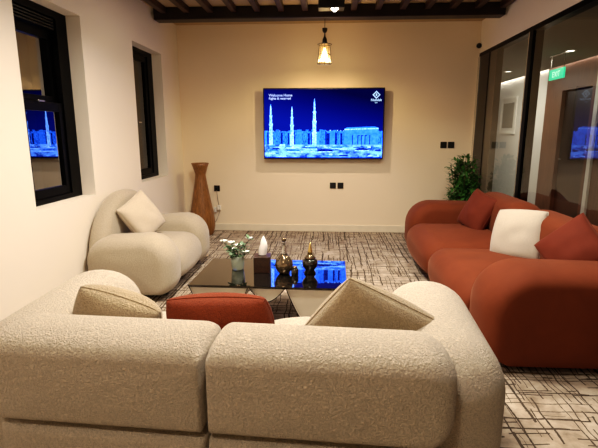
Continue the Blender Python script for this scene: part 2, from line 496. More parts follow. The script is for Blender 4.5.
dr = empty('door_1', (CX+.05, 8.13, 0), kind='structure', label='dark wooden door recessed in the corridor panelling', cat='door')
bm = bmesh.new(); box(bm, (0, -.47, 0), (.05, .47, 2.22), .003)
obj('door_leaf', bm, M['corr_door'], dr)
bm = bmesh.new(); tube(bm, [(-.04, .30, 1.02), (-.04, .40, 1.02)], .012); tube(bm, [(0, .40, 1.02), (-.045, .40, 1.02)], .011)
obj('door_handle', bm, M['silver'], dr)
bm = bmesh.new(); box(bm, (CX-.06, 7.40, 0), (CX-.021, 7.50, CZ), .003)
obj('trim_2', bm, M['frame_white'], kind='structure', label='white upright strip beside the dark corridor door', cat='trim')
bm = bmesh.new(); box(bm, (CX-.06, YB, CZ+.055), (CX-.03, YE, CZ+.07))
obj('trim_3', bm, M['led_strip'], kind='structure', label='glowing light strip in the corridor cove', cat='light strip')
pic = empty('framed_print', (CX, 11.0, 1.87), label='white framed grey woven print on the corridor wall', cat='picture')
bm = bmesh.new()
for a in ((-.02-.0, -.42, -.42, .42, -.36), ): pass
box(bm, (-.03, -.46, -.42), (-.001, -.40, .42), .003); box(bm, (-.03, .40, -.42), (-.001, .46, .42), .003)
box(bm, (-.03, -.40, -.42), (-.001, .40, -.36), .003); box(bm, (-.03, -.40, .36), (-.001, .40, .42), .003)
obj('picture_frame', bm, M['frame_white'], pic)
bm = bmesh.new(); box(bm, (-.015, -.40, -.36), (-.002, .40, .36))
mt = obj('mount', bm, M['frame_white'], pic)
bm = bmesh.new(); box(bm, (-.019, -.31, -.28), (-.0155, .31, .28))
obj('print_sheet', bm, M['print'], pic)

ex = empty('exit_sign', (3.40, 7.22, CZ), label='green lit exit sign hanging from the corridor ceiling', cat='exit sign')
bm = bmesh.new(); tube(bm, [(0, -.19, 0), (0, -.19, -.215)], .008); tube(bm, [(0, .19, 0), (0, .19, -.215)], .008); box(bm, (-.03, -.23, -.02), (.03, .23, -.0005), .004)
obj('hanger', bm, M['silver'], ex)
bm = bmesh.new(); box(bm, (-.012, -.22, -.36), (.012, .22, -.21), .004)
sg = obj('sign_panel', bm, M['exit_green'], ex)
bm = bmesh.new(); text_bm(bm, 'EXIT', .115, Matrix.Translation((-.0135, .0, -.325)) @ Matrix.Rotation(-pi/2, 4, 'Z') @ Matrix.Rotation(pi/2, 4, 'X'))
obj('lettering', bm, M['exit_white'], sg)

for (x, y, lab) in ((3.43, 9.2, 'small round downlight farther along the corridor ceiling'), (3.43, 6.95, 'small round downlight in the corridor ceiling above the exit sign')):
    d = empty('recessed_downlight', (x, y, CZ), label=lab, cat='ceiling light', group='corridor downlights')
    bm = bmesh.new(); lathe(bm, [(.075, 0), (.075, -.008), (.055, -.01), (.05, -.002)], 24, cap0=False, cap1=False)
    obj('trim_ring', bm, M['white_plastic'], d, smooth=True)
    bm = bmesh.new(); lathe(bm, [(.05, -.004), (.05, -.001)], 24)
    obj('lamp_face', bm, M['led_white'], d)

# ------------------------------------------------------------------ television
TVX0, TVX1, TVZ0, TVZ1 = -.923, .812, 1.108, 2.115
tv = empty('television', ((TVX0+TVX1)/2, D-.02, (TVZ0+TVZ1)/2), label='large wall-mounted television showing a blue night city skyline with minarets', cat='television')
tw, th = TVX1-TVX0, TVZ1-TVZ0
fy = -.105
bm = bmesh.new(); box(bm, (-tw/2, fy, -th/2), (tw/2, fy+.04, th/2), .006)
obj('tv_body', bm, M['tv_black'], tv)
bm = bmesh.new(); box(bm, (-.3, fy+.04, -.2), (.3, .02, .2))
obj('wall_bracket', bm, M['tv_black'], tv)
bm = bmesh.new(); box(bm, (-.03, fy-.003, -th/2-.004), (.03, fy+.01, -th/2+.012), .002)
obj('sensor_bump', bm, M['black_plastic'], tv)

def screen_mat(name, c, c2=None, scale=26, s=1.0, sx=1.0):
    n = N(name)
    v = n.mapv(n.coord(), (sx, 1, 1))
    f = n.noise(v, scale, 4, .7)
    colr = n.ramp(f, [(.38, c), (.62, c2 or c)])
    n.set(Base_Color=(0, 0, 0, 1), Roughness=.4, Specular_IOR_Level=0.0, Emission_Color=colr, Emission_Strength=s*1.2)
    return n.m
sky = N('screen_sky')
sp = sky.new('ShaderNodeSeparateXYZ'); sky.put(sp.inputs[0], sky.coord())
g = sky.math('ADD', sky.math('MULTIPLY', sp.outputs[2], 1.0), .5)
g = sky.math('ADD', g, sky.math('MULTIPLY', sp.outputs[0], .22))
sky.set(Base_Color=(0, 0, 0, 1), Roughness=.3, Specular_IOR_Level=0.0, Emission_Color=sky.ramp(g, [(.4, (.003, .012, .42, 1)), (.75, (.001, .003, .20, 1)), (1.0, (.001, .001, .06, 1))]), Emission_Strength=1)
SM = [sky.m,
      screen_mat('screen_facade', (.004, .05, 1.0, 1), (.07, .48, 3.8, 1), 30, 1, 3),
      screen_mat('screen_bright', (.14, .6, 3.2, 1), (.75, 1.5, 4.6, 1), 40),
      screen_mat('screen_block', (.03, .26, 2.3, 1), (.08, .44, 3.2, 1), 18),
      screen_mat('screen_shadow', (.0, .006, .22, 1), (.003, .03, .6, 1), 30),
      screen_mat('screen_roofs', (.006, .06, 1.0, 1), (.3, .9, 4.0, 1), 16, 1, .6)]
bm = bmesh.new()
sw, sh = tw-.03, th-.035
yy = fy-.0006
def U(px): return (px-(.5))*sw      # fractions of the screen: 0..1
def V(py): return (.5-py)*sh
layer_y = [yy]
def poly(pts, mi, lift=1):
    f = bm.faces.new([bm.verts.new((U(a), yy-.0005*lift, V(b))) for a, b in pts]); f.material_index = mi
def rect(x0, y0, x1, y1, mi, lift=1): poly([(x0, y1), (x1, y1), (x1, y0), (x0, y0)], mi, lift)
rect(0, 0, 1, 1, 0, 0)
rs = random.Random(3)
# skyline of lit blocks
x = 0.0
while x < .69:
    w = rs.uniform(.018, .05); top = rs.uniform(.575, .615)
    rect(x, top, min(x+w, .7), .82, rs.choice([1, 1, 3, 1]), 1)
    if rs.random() < .5: rect(x+w*.3, top-.012, x+w*.5, top, 2, 1)
    if rs.random() < .55: rect(x+w*.8, top+.02, x+w*.8+rs.uniform(.008, .02), .80, 4, 2)
    x += w
for x0 in (.235, .37, .53, .60, .645): rect(x0, .63, x0+.018, .80, 4, 2)
# broad block at the right with its arches
poly([(.68, .84), (.965, .84), (.965, .555), (.93, .535), (.70, .55), (.68, .57)], 3, 3)
poly([(.68, .572), (.965, .556), (.965, .57), (.68, .586)], 2, 4)
for x0 in (.745, .79, .82, .85, .89): rect(x0, .66, x0+.008, .80, 4, 5)
for x0 in (.79, .82, .85): rect(x0, .66, x0+.02, .675, 4, 5)
rect(.965, .60, 1, .84, 1, 2)
# low roofs and courtyard in front
rect(0, .80, 1, 1, 5, 4)
for k in range(46):
    x0 = rs.uniform(0, .95); y0 = rs.uniform(.79, .97); w = min(rs.uniform(.03, .11), .995-x0); h = rs.uniform(.008, .028)
    poly([(x0, y0+h), (x0+w, y0+h), (x0+w*.85, y0), (x0+w*.15, y0)], rs.choice([2, 4, 1, 5, 2, 4]), 6+k*.15)
for (cx_, cy_, r) in ((.40, .86, .05), (.52, .90, .07), (.62, .85, .05), (.83, .88, .06), (.25, .90, .06)):
    pts = [(cx_ + r*cos(a), cy_ - .55*r*sin(a)) for a in [pi*i/12 for i in range(13)]]
    poly(pts, 4 if cx_ in (.52, .83) else 1, 14)
    poly([(cx_-r, cy_+.012), (cx_+r, cy_+.012), (cx_+r, cy_), (cx_-r, cy_)], 2, 14.5)
rect(0, .985, 1, 1, 4, 16)
# three slim lit towers
def minaret(cx_, top, s=1.0):
    def seg(y0, y1, w0, w1, mi=2, lift=9):
        poly([(cx_-w1*s, y1), (cx_+w1*s, y1), (cx_+w0*s, y0), (cx_-w0*s, y0)], mi, lift)
    Hh = .81-top
    seg(top, top+.10*Hh, .001, .006)
    seg(top+.10*Hh, top+.27*Hh, .006, .008)
    seg(top+.27*Hh, top+.30*Hh, .014, .014)
    seg(top+.30*Hh, top+.47*Hh, .010, .012)
    seg(top+.47*Hh, top+.50*Hh, .019, .018)
    seg(top+.50*Hh, top+.56*Hh, .016, .014)
    seg(top+.56*Hh, top+.72*Hh, .014, .015)
    seg(top+.72*Hh, top+.75*Hh, .021, .020)
    seg(top+.75*Hh, top+1.0*Hh, .017, .019)
    for q in (.4, .62, .85):
        rect(cx_-.004*s, top+(q-.03)*Hh, cx_+.002*s, top+(q+.03)*Hh, 3, 10)
minaret(.055, .21, .9); minaret(.235, .245, .85); minaret(.425, .135, 1.0)
obj('screen', bm, SM, tv, recalc=False)
SMw = screen_mat('screen_lettering', (.42, .55, 1.2, 1), (.62, .75, 1.3, 1), 10)
SMc = screen_mat('screen_emblem', (.4, .62, 1.0, 1), (.55, .8, 1.1, 1), 10)
bm = bmesh.new()
TX = lambda px, py: Matrix.Translation((U(px), yy-.009, V(py))) @ Matrix.Rotation(pi/2, 4, 'X')
text_bm(bm, 'Welcome Home', .050, TX(.04, .102), align='LEFT', bold=.0009)
text_bm(bm, 'Rights & reserved', .044, TX(.04, .145), align='LEFT', bold=.0009)
obj('caption', bm, SMw, tv, recalc=False, label='two lines of pale lettering at the top left of the screen')
bm = bmesh.new()
cx_, cy_ = U(.938), V(.085)
def diamond(r0, r1):
    for k in range(4):
        a0, a1 = k*pi/2, (k+1)*pi/2
        P = [(cx_+r1*cos(a0), cy_+r1*sin(a0)), (cx_+r1*cos(a1), cy_+r1*sin(a1)), (cx_+r0*cos(a1), cy_+r0*sin(a1)), (cx_+r0*cos(a0), cy_+r0*sin(a0))]
        bm.faces.new([bm.verts.new((x, yy-.009, z)) for x, z in P])
diamond(.036, .056)
bm.faces.new([bm.verts.new((cx_+dx, yy-.009, cy_+dz)) for dx, dz in ((-.010, -.016), (.010, -.016), (.010, .012), (0, .022), (-.010, .012))])
text_bm(bm, 'Nuzulak', .046, TX(.938, .172), bold=.0012)
text_bm(bm, 'one', .026, TX(.938, .203), bold=.0008)
obj('emblem', bm, SMc, tv, recalc=False, label='pale diamond logo at the top right of the screen')

# ------------------------------------------------------------------ wall fittings
def socket(x, z, lab, group=None):
    o = empty('wall_socket', (x, D, z), label=lab, cat='socket', group=group)
    bm = bmesh.new(); box(bm, (-.045, -.012, -.045), (.045, -.0005, .045), .004)
    obj('cover_plate', bm, M['black_plastic'], o)
    bm = bmesh.new(); box(bm, (-.026, -.016, -.026), (.026, -.0125, .026), .002)
    for sx in (-.012, .012): box(bm, (sx-.003, -.0175, -.008), (sx+.003, -.0162, .008))
    obj('outlet_insert', bm, M['foot'], o)
    return o
socket(.098, .71, 'left one of the two black square sockets low on the wall under the television', 'sockets under the television')
socket(.212, .71, 'right one of the two black square sockets low on the wall under the television', 'sockets under the television')
socket(1.698, 1.315, 'left one of the two black square sockets above the corner shrub', 'sockets above the corner shrub')
socket(1.806, 1.315, 'right one of the two black square sockets above the corner shrub', 'sockets above the corner shrub')
socket(-1.672, .655, 'single black socket low on the wall beside the tall wooden vase')
ch = empty('charger', (-1.66, D-.02, .40), label='white plug adaptor on a thin cable hanging below the single black socket', cat='charger')
bm = bmesh.new(); box(bm, (-.005, -.05, -.07), (.05, -.005, .0), .006); box(bm, (-.06, -.035, -.11), (-.02, -.005, -.03), .005)
obj('adaptor', bm, M['white_plastic'], ch)
bm = bmesh.new()
tube(bm, [(-.012, -.006, .25), (-.008, -.02, .20), (.002, -.02, .1), (.016, -.02, .0), (.02, -.02, -.12), (-.02, -.02, -.22), (-.08, -.03, -.32), (-.11, -.05, -.385)], .004, 6)
obj('cable', bm, M['cable'], ch)
bm = bmesh.new(); box(bm, (-.03, -.034, .235), (.006, .0015, .275), .004)
obj('plug', bm, M['black_plastic'], ch)
sn = empty('ceiling_sensor', (2.085, D, 2.67), label='small round black sensor high in the back corner above the partition', cat='sensor')
bm = bmesh.new(); bmesh.ops.create_uvsphere(bm, u_segments=20, v_segments=12, radius=.036, matrix=Matrix.Translation((0, -.05, 0)))
obj('sensor_dome', bm, M['black_plastic'], sn, smooth=True)
bm = bmesh.new(); tube(bm, [(0, -.001, 0), (0, -.03, 0)], .02, 16)
obj('wall_mount', bm, M['black_plastic'], sn)

# ------------------------------------------------------------------ pendant lamp
PX, PY = -.042, 5.90
pd = empty('pendant_lamp', (PX, PY, 2.32), label='hanging pendant lamp with amber glass shade in a black wire cage', cat='pendant lamp')
bm = bmesh.new(); tube(bm, [(0, 0, .534), (0, 0, .36)], .004, 8)
obj('cord', bm, M['black_plastic'], pd)
bm = bmesh.new(); lathe(bm, [(.012, .375), (.022, .382), (.03, .40), (.032, .428), (.012, .432)][::-1], 20)
obj('cord_grip', bm, M['black_plastic'], pd, smooth=True)
bm = bmesh.new(); lathe(bm, [(.006, .375), (.010, .335), (.026, .30), (.03, .265), (.028, .255)], 20)
obj('lamp_holder', bm, M['black_plastic'], pd, smooth=True)
bm = bmesh.new()
for k in range(8):
    a = 2*pi*k/8
    tube(bm, [(.03*cos(a), .03*sin(a), .262), (.062*cos(a), .062*sin(a), .245), (.070*cos(a), .070*sin(a), .20), (.086*cos(a), .086*sin(a), .01)], .0028, 6)
for r, z in ((.086, .24), (.0865, .012), (.077, .12)):
    tube(bm, [(r*cos(2*pi*i/24), r*sin(2*pi*i/24), z) for i in range(25)], .0032, 6)
obj('wire_cage', bm, M['black_metal'], pd)
bm = bmesh.new(); lathe(bm, [(.05, .245), (.062, .22), (.062, .15), (.078, .02)], 28, cap0=False, cap1=False)
obj('glass_shade', bm, M['amber_glass'], pd, smooth=True)
bm = bmesh.new(); lathe(bm, [(.012, .20), (.018, .17), (.034, .13), (.038, .10), (.030, .07), (.012, .055)], 20)
obj('bulb', bm, M['bulb'], pd, smooth=True)

# black surface spotlight on the ceiling
sp_ = empty('ceiling_spotlight', (.03, 5.25, ZC), label='black box ceiling spotlight with small white lamps in front of the cross beam', cat='spotlight')
bm = bmesh.new(); box(bm, (-.14, -.08, -.20), (.14, .08, -.001), .006)
obj('housing', bm, M['black_plastic'], sp_)
for k, (a, b) in enumerate(((.0, -.04), (.045, -.04), (.022, .035))):
    bm = bmesh.new(); lathe(bm, [(.016, -.212), (.018, -.199)], 16, centre=(a+.015, b, 0))
    obj('lamp_lens', bm, M['led_white'], sp_)

# ------------------------------------------------------------------ sofas (local: width on x, front towards +y, back at y=0)
def sofa(name, mat, width, depth, arm_t, arm_h, seats, back_h, label, cat, base_h=.40, roll_z0=.40, roll_T=.32, arch=None, legs=True, group=None, arm_drop=.05, seat_h=.45, arm_back=.0, seat_front=0.0, roll_ext=.10, arm_R=.17, arm_n=2.3, r_f=.30, arm_front=0.0, roll_r=.15, roll_ri=.03, arm_keep=.6, roll_R=.115):
    s = empty(name, label=label, cat=cat, group=group)
    hw = width/2
    inner = hw - arm_t*.86
    # plinth shadow gap and feet
    for sx in (-1, 1):
        for y in (.16, depth-.16):
            bm = bmesh.new(); lathe(bm, [(.028, 0), (.036, .075)], 16, centre=(sx*(hw-.22), y, 0))
            obj('foot', bm, M['foot'], s, smooth=False)
    # arms
    for sx in (-1, 1):
        L = depth - arm_back - arm_front
        def shape(p, sx=sx, L=L):
            q = p.copy()
            k = (p.y + L/2)/L                      # 0 back .. 1 front
            q.z -= arm_drop*max(0.0, 1-k)**1.5*max(0, (p.z+arm_h/2)/arm_h)
            return q
        bm = bmesh.new()
        puff(bm, L, arm_h-.045, arm_t, (.10, .16, r_f, .22), arm_R, 'x', arm_n, .015, 9, 10, shape, keep=(0, 0, arm_keep, 0))
        bmesh.ops.translate(bm, verts=bm.verts, vec=(sx*(hw-arm_t/2), arm_back+L/2, .045+(arm_h-.045)/2))
        obj('arm', bm, mat, s, smooth=True)
    # seats, bases, backs
    w = 2*inner/seats
    for k in range(seats):
        xc = -inner + w*(k+.5)
        bm = bmesh.new()
        puff(bm, depth-.30+seat_front, seat_h-.07, w-.006, (.05, .14, .20, .06), .07, 'x', 2.4, .0, 7, 10,
             lambda p: Vector((p.x, p.y, p.z + .025*max(0, 1-(2*p.x/w)**2)*(1 if p.z > 0 else 0))))
        bmesh.ops.translate(bm, verts=bm.verts, vec=(xc, .30+(depth-.30+seat_front)/2, .07+(seat_h-.07)/2))
        obj('seat', bm, mat, s, smooth=True)
        if arch is None:
            ww = w + roll_ext
            xs = xc + (0 if seats == 1 else (-roll_ext/2 if k == 0 else roll_ext/2))
            kl, kr = (0, .8) if k == 0 else (.8, 0)
            if seats == 1: kl = kr = 0
            bm = bmesh.new()
            puff(bm, ww-.05, roll_z0-.05, .28, (.07, .07, .03, .03), .09, 'y', 2.4, .004, keep=(kl, kr, 0, .65))
            bmesh.ops.translate(bm, verts=bm.verts, vec=(xs+(.024 if k == 0 else -.024), .155, .05+(roll_z0-.05)/2))
            obj('back_base', bm, mat, s, smooth=True)
            h = back_h-roll_z0
            rl = (roll_r if k == 0 else roll_ri); rr = (roll_r if k == seats-1 else roll_ri)
            bm = bmesh.new()
            puff(bm, ww-.004, h, roll_T, (min(.12, rl*.8), min(.12, rr*.8), rr, rl), roll_R, 'y', 2.3, .012, keep=(kl, kr, .45, 0))
            bmesh.ops.translate(bm, verts=bm.verts, vec=(xs, roll_T/2+.005, roll_z0+h/2))
            obj('backrest', bm, mat, s, smooth=True)
    if arch is not None:
        z0 = .20; h = back_h-z0
        bm = bmesh.new()
        ra = min(h*.85, arch/2-.02)
        puff(bm, arch, h, .18, (.08, .08, ra, ra), .09, 'y', 2.3, .012, 9, 16)
        bmesh.ops.translate(bm, verts=bm.verts, vec=(0, .095, z0+h/2))
        obj('backrest', bm, mat, s, smooth=True)
    return s

# beige sofa in the foreground, its back to the viewer
bs = sofa('sofa', M['beige'], 2.32, 1.22, .44, .715, 2, .757, 'large beige textured two-seat sofa seen from behind in the foreground', 'sofa', arm_back=.15, seat_front=-.06, roll_z0=.375, roll_ext=.14, seat_h=.44, arm_R=.205, arm_n=2.15, roll_ri=.075, roll_R=.105)
bs.location = (-.44, 1.44, 0); bs.rotation_euler = (0, 0, R(-2.9))
# rust sofa along the glass partition (front towards -x)
rsofa = sofa('sofa', M['rust'], 3.20, 1.11, .50, .67, 2, .83, 'long rust velvet sofa along the glass partition', 'sofa', arm_drop=.02, seat_front=.03, arm_R=.13, arm_n=2.6, r_f=.30, arm_front=.03, roll_r=.30, roll_ri=.24, arm_keep=.85)
rsofa.location = (2.085, 4.26, 0); rsofa.rotation_euler = (0, 0, R(90))
# armchair by the left wall (front towards +x)
ac = sofa('armchair', M['beige_smooth'], 1.44, .82, .38, .61, 1, .925, 'rounded cream armchair against the left wall between the windows', 'armchair', arch=1.30, arm_drop=.05, arm_back=.0, r_f=.27, arm_R=.14, seat_h=.44)
ac.location = (-2.165, 4.43, 0); ac.rotation_euler = (0, 0, R(-90))

# ------------------------------------------------------------------ cushions
def pillow_bm(w, h, T, pinch=.07, seed=0, n=26, sag=0.0, rnd=0.0):
    bm = bmesh.new()
    def pt(u, v, s):
        ww = w/2*u*(1 - pinch*(1-v*v)*abs(u)); hh = h/2*v*(1 - pinch*(1-u*u)*abs(v))
        ww *= sqrt(1-rnd*v*v*.5); hh *= sqrt(1-rnd*u*u*.5)
        t = T/2*(max(0, (1-u**2)*(1-v**2)))**.34
        q = Vector((ww*3+seed, hh*3, s))
        t *= 1 + .12*noise.noise(q*1.6)
        edge = (1-abs(u)**3)*(1-abs(v)**3)
        hh -= sag*(1-v)*.5*(1-u*u)
        return Vector((ww, -s*t + .012*edge*noise.noise(q*3), hh))
    grid = {}
    for s in (1, -1):
        for i in range(n+1):
            for j in range(n+1):
                u = sin(pi/2*(2*i/n-1)); v = sin(pi/2*(2*j/n-1))
                if s == -1 and (i in (0, n) or j in (0, n)): grid[s, i, j] = grid[1, i, j]; continue
                grid[s, i, j] = bm.verts.new(pt(u, v, s))
        for i in range(n):
            for j in range(n):
                bm.faces.new((grid[s, i, j], grid[s, i+1, j], grid[s, i+1, j+1], grid[s, i, j+1]))
    return bm, pt

def pillow(name, mat, w, h, T, centre, rot, label, pinch=.07, seed=0, roll=0, rnd=.12):
    """rot = (tilt, yaw): local -y is the face; tilt leans the top backwards, yaw turns about z, roll turns in its own plane"""
    tilt, yaw = rot
    bm, pt = pillow_bm(w, h, T, pinch, seed, rnd=rnd)
    Mx = Matrix.Rotation(R(yaw), 4, 'Z') @ Matrix.Rotation(R(tilt), 4, 'X') @ Matrix.Rotation(R(roll), 4, 'Y')
    o = obj(name, bm, mat, smooth=True, label=label, cat='cushion')
    o.matrix_world = Matrix.Translation(centre) @ Mx
    bm = bmesh.new()
    pts = []
    for i in range(48):
        q = i/48*4; e = int(q); t = 2*(q-e)-1
        u, v = [(t, -1), (1, t), (-t, 1), (-1, -t)][e]
        pts.append(pt(u, v, 1))
    tube(bm, pts + [pts[0]], .004, 6)
    obj('piping', bm, mat, o, smooth=True)
    return o

# beige sofa's cushions lean against the backrests (they face +y)
pillow('throw_pillow', M['cushion_beige'], .45, .43, .22, (-1.015, 2.01, .58), (-24, 176), 'beige cushion peeking over the left end of the beige sofa back', seed=3, roll=-22, rnd=.6)
pillow('lumbar_pillow', M['rust_weave'], .50, .30, .18, (-.48, 1.925, .635), (-18, 177), 'oblong rust red cushion on the beige sofa', .0, seed=8, roll=4, rnd=.35)
pillow('throw_pillow', M['cushion_beige'], .56, .50, .21, (.21, 1.97, .595), (-26, 176), 'tan cushion set on its corner at the right end of the beige sofa', seed=13, roll=-32, rnd=.32)
# armchair
pillow('throw_pillow', M['cushion_grey'], .42, .42, .19, (-1.82, 4.28, .68), (-24, 66), 'pale oatmeal cushion leaning in the cream armchair', seed=21, roll=-24)
# rust sofa
pillow('throw_pillow', M['rust_cushion'], .44, .44, .20, (1.67, 5.00, .64), (-24, -70), 'rust velvet cushion at the far end of the rust sofa', seed=31, roll=12)
pillow('throw_pillow', M['cushion_white'], .46, .46, .22, (1.66, 3.90, .63), (-22, -54), 'ivory white cushion in the middle of the rust sofa', seed=37, roll=-6, rnd=.28, pinch=.03)
pillow('throw_pillow', M['rust_cushion'], .42, .42, .20, (1.77, 3.24, .665), (-24, -58), 'rust velvet cushion at the near end of the rust sofa beside its arm', seed=43, roll=-50)

# ------------------------------------------------------------------ coffee table
ct = empty('coffee_table', (-.43, 3.535, 0), R(-1), label='low coffee table with black mirror glass top on curved metal bowls', cat='coffee table')
bm = bmesh.new(); box(bm, (-.60, -.365, .352), (.60, .365, .37), .003)
obj('table_top', bm, M['table_glass'], ct)
def half_pipe(xc, r, dz, depth, name):
    bm = bmesh.new(); t = .008; n = 24
    z0 = .350
    def arc(rr, dd): return [(xc - rr*cos(pi*i/n), z0 - dd*(1-abs(cos(pi*i/n))**1.7)) for i in range(n+1)]
    o, i_ = arc(r, dz), arc(r-t, dz-t)
    pts = o + i_[::-1]
    a = [bm.verts.new((x, -depth, z)) for x, z in pts]; b = [bm.verts.new((x, depth, z)) for x, z in pts]
    m = len(pts)
    for k in range(m):
        f = bm.faces.new((a[k], b[k], b[(k+1) % m], a[(k+1) % m])); f.material_index = 0
    for k in range(n):
        bm.faces.new((a[k], a[k+1], a[m-2-k], a[m-1-k])).material_index = 1
        bm.faces.new((b[k], b[k+1], b[m-2-k], b[m-1-k])).material_index = 1
    # closed plate just behind the rim, so the bowl reads as a solid drum of metal
    pl = [bm.verts.new((x, -depth+.02, z)) for x, z in i_]
    bm.faces.new(pl).material_index = 0
    pl = [bm.verts.new((x, depth-.02, z)) for x, z in i_]
    bm.faces.new(pl).material_index = 0
    return obj(name, bm, [M['champagne'], M['champagne_edge']], ct, smooth=False)
half_pipe(-.37, .228, .349, .35, 'bowl_base'); half_pipe(.0, .138, .11, .35, 'bowl_base'); half_pipe(.37, .228, .349, .35, 'bowl_base')
TZ = .3705

# flowers in a glass pot
fl = empty('potted_flowers', (-.735, 3.60, TZ), label='small white flowers with sage leaves in a pale glass pot on the table', cat='flower pot')
bm = bmesh.new(); lathe(bm, [(.045, .0), (.05, .01), (.058, .115), (.052, .115), (.045, .02), (.01, .015)], 28, cap1=True)
obj('glass_pot', bm, M['pot_glass'], fl, smooth=True)
rf = random.Random(5)
def leaf(bm, p, d, up, L, W, mi=0):
    d = d.normalized(); side = d.cross(up).normalized() if d.cross(up).length > 1e-4 else Vector((1, 0, 0))
    nrm = side.cross(d)
    row = []
    for s, wd, b in ((0, .1, 0), (.3, .8, .06), (.6, .9, .08), (.85, .5, .03), (1, .05, -.05)):
        c = p + d*L*s + nrm*L*b
        row.append((bm.verts.new(c - side*W*wd/2), bm.verts.new(c + side*W*wd/2)))
    for a, b in zip(row, row[1:]):
        bm.faces.new((a[0], a[1], b[1], b[0])).material_index = mi
stems = bmesh.new(); leaves = bmesh.new(); heads = []
for k in range(9):
    a = 2*pi*k/9 + rf.uniform(-.3, .3); r = rf.uniform(.05, .125); z = rf.uniform(.14, .25)
    if k == 0: a, r, z = .15, .10, .25
    if k == 1: a, r, z = 2.9, .12, .22
    tip = Vector((r*cos(a), r*sin(a)*.7, z))
    mid = Vector((tip.x*.35, tip.y*.35, z*.6))
    tube(stems, [(0, 0, .03), mid, tip], .0025, 5)
    heads.append(tip)
    for q in range(13):
        p = mid.lerp(tip, rf.uniform(.1, 1.1))
        leaf(leaves, p, Vector((rf.uniform(-1, 1), rf.uniform(-1, 1), rf.uniform(-.3, .8))), Vector((0, 0, 1)), rf.uniform(.035, .058), rf.uniform(.022, .034))
obj('stems', stems, M['stem'], fl)
obj('foliage', leaves, M['sage'], fl, recalc=False)
for k, tip in enumerate(heads):
    if k not in (0, 1, 3, 5, 7, 8): continue
    bm = bmesh.new()
    for q in range(7):
        a = 2*pi*q/7
        leaf(bm, tip, Vector((cos(a), sin(a), .7)), Vector((0, 0, 1)), .04, .032)
    bmesh.ops.create_uvsphere(bm, u_segments=8, v_segments=6, radius=.008, matrix=Matrix.Translation(tip + Vector((0, 0, .006))))
    obj('flower', bm, M['petal'], fl, recalc=False)

# tissue box
tb = empty('tissue_box', (-.52, 3.56, TZ), R(4), label='dark wooden tissue box with a white tissue standing up', cat='tissue box')
bm = bmesh.new(); box(bm, (-.068, -.068, 0), (.068, .068, .135), .004)
obj('box_body', bm, M['dark_wood'], tb)
bm = bmesh.new(); lathe(bm, [(.03, .1355), (.03, .137)], 20)
obj('box_opening', bm, M['foot'], tb)
bm = bmesh.new()
rings = []
for k in range(7):
    s = k/6; z = .137 + .15*s
    rr = .024*(1-s)**.6 + .003 + .01*sin(pi*s)
    rings.append([bm.verts.new((.012*s + rr*(1+.35*sin(3*a+s*2))*cos(a), rr*.6*(1+.3*cos(2*a+s))*sin(a), z + .012*s*sin(2*a))) for a in [2*pi*i/16 for i in range(16)]])
for a, b in zip(rings, rings[1:]):
    for i in range(16): bm.faces.new((a[i], a[(i+1) % 16], b[(i+1) % 16], b[i]))
bm.faces.new(rings[-1])
obj('tissue', bm, M['tissue'], tb, smooth=True)

# round decanter
dc = empty('decanter', (-.335, 3.50, TZ), label='round smoky glass decanter with a tall thin neck and ball stopper', cat='decanter')
bm = bmesh.new()
lathe(bm, [(.03, 0), (.04, .004), (.066, .04), (.074, .075), (.068, .11), (.045, .145), (.030, .160)], 32)
obj('flask', bm, M['mercury'], dc, smooth=True)
bm = bmesh.new(); lathe(bm, [(.0295, .1605), (.021, .18), (.014, .21), (.012, .255), (.017, .262)], 24)
obj('neck', bm, M['silver'], dc, smooth=True)
bm = bmesh.new(); bmesh.ops.create_uvsphere(bm, u_segments=20, v_segments=12, radius=.02, matrix=Matrix.Translation((0, 0, .283)))
obj('stopper', bm, M['mercury'], dc, smooth=True)
# small jar
sj = empty('small_jar', (-.245, 3.46, TZ), label='tiny dark glass jar between the decanter and the lidded jar', cat='jar')
bm = bmesh.new(); lathe(bm, [(.026, 0), (.03, .006), (.03, .05), (.02, .058)], 24)
obj('jar_body', bm, M['smoke_glass'], sj, smooth=True)
bm = bmesh.new(); lathe(bm, [(.021, .0585), (.021, .07), (.008, .078)], 24)
obj('jar_lid', bm, M['mercury'], sj, smooth=True)
# lidded jar with golden cone
lj = empty('lidded_jar', (-.125, 3.52, TZ), label='squat dark glass jar topped by a pale gold cone', cat='jar')
bm = bmesh.new(); lathe(bm, [(.045, 0), (.05, .006), (.036, .03), (.058, .06), (.064, .09), (.056, .118), (.04, .126)], 32)
obj('jar_body', bm, M['smoke_glass'], lj, smooth=True)
bm = bmesh.new(); lathe(bm, [(.042, .1265), (.046, .134), (.030, .15), (.024, .16)], 28)
obj('jar_lid', bm, M['mercury'], lj, smooth=True)
bm = bmesh.new(); lathe(bm, [(.022, .1605), (.018, .19), (.010, .23), (.003, .255)], 20)
obj('cone_finial', bm, M['gold'], lj, smooth=True)

# ------------------------------------------------------------------ tall wooden vase
vs_ = empty('floor_vase', (-1.83, 6.46, 0), label='tall honey-coloured ribbed wooden vase with a flared top standing in the corner', cat='vase')
prof = [(.140, 0), (.160, .02), (.182, .12), (.184, .20), (.166, .34), (.132, .52), (.101, .70), (.082, .82), (.073, .885), (.074, .905), (.090, .955), (.107, 1.01), (.126, 1.06)]
bm = bmesh.new(); lathe(bm, prof + [(.112, 1.06), (.085, .99)], 96, flute=.012, nfl=24, cap1=True)
obj('vase_body', bm, M['vase'], vs_, smooth=True)
bm = bmesh.new(); lathe(bm, [(.078, .9905), (.078, .992)], 24)
obj('vase_mouth', bm, M['vase_dark'], vs_)

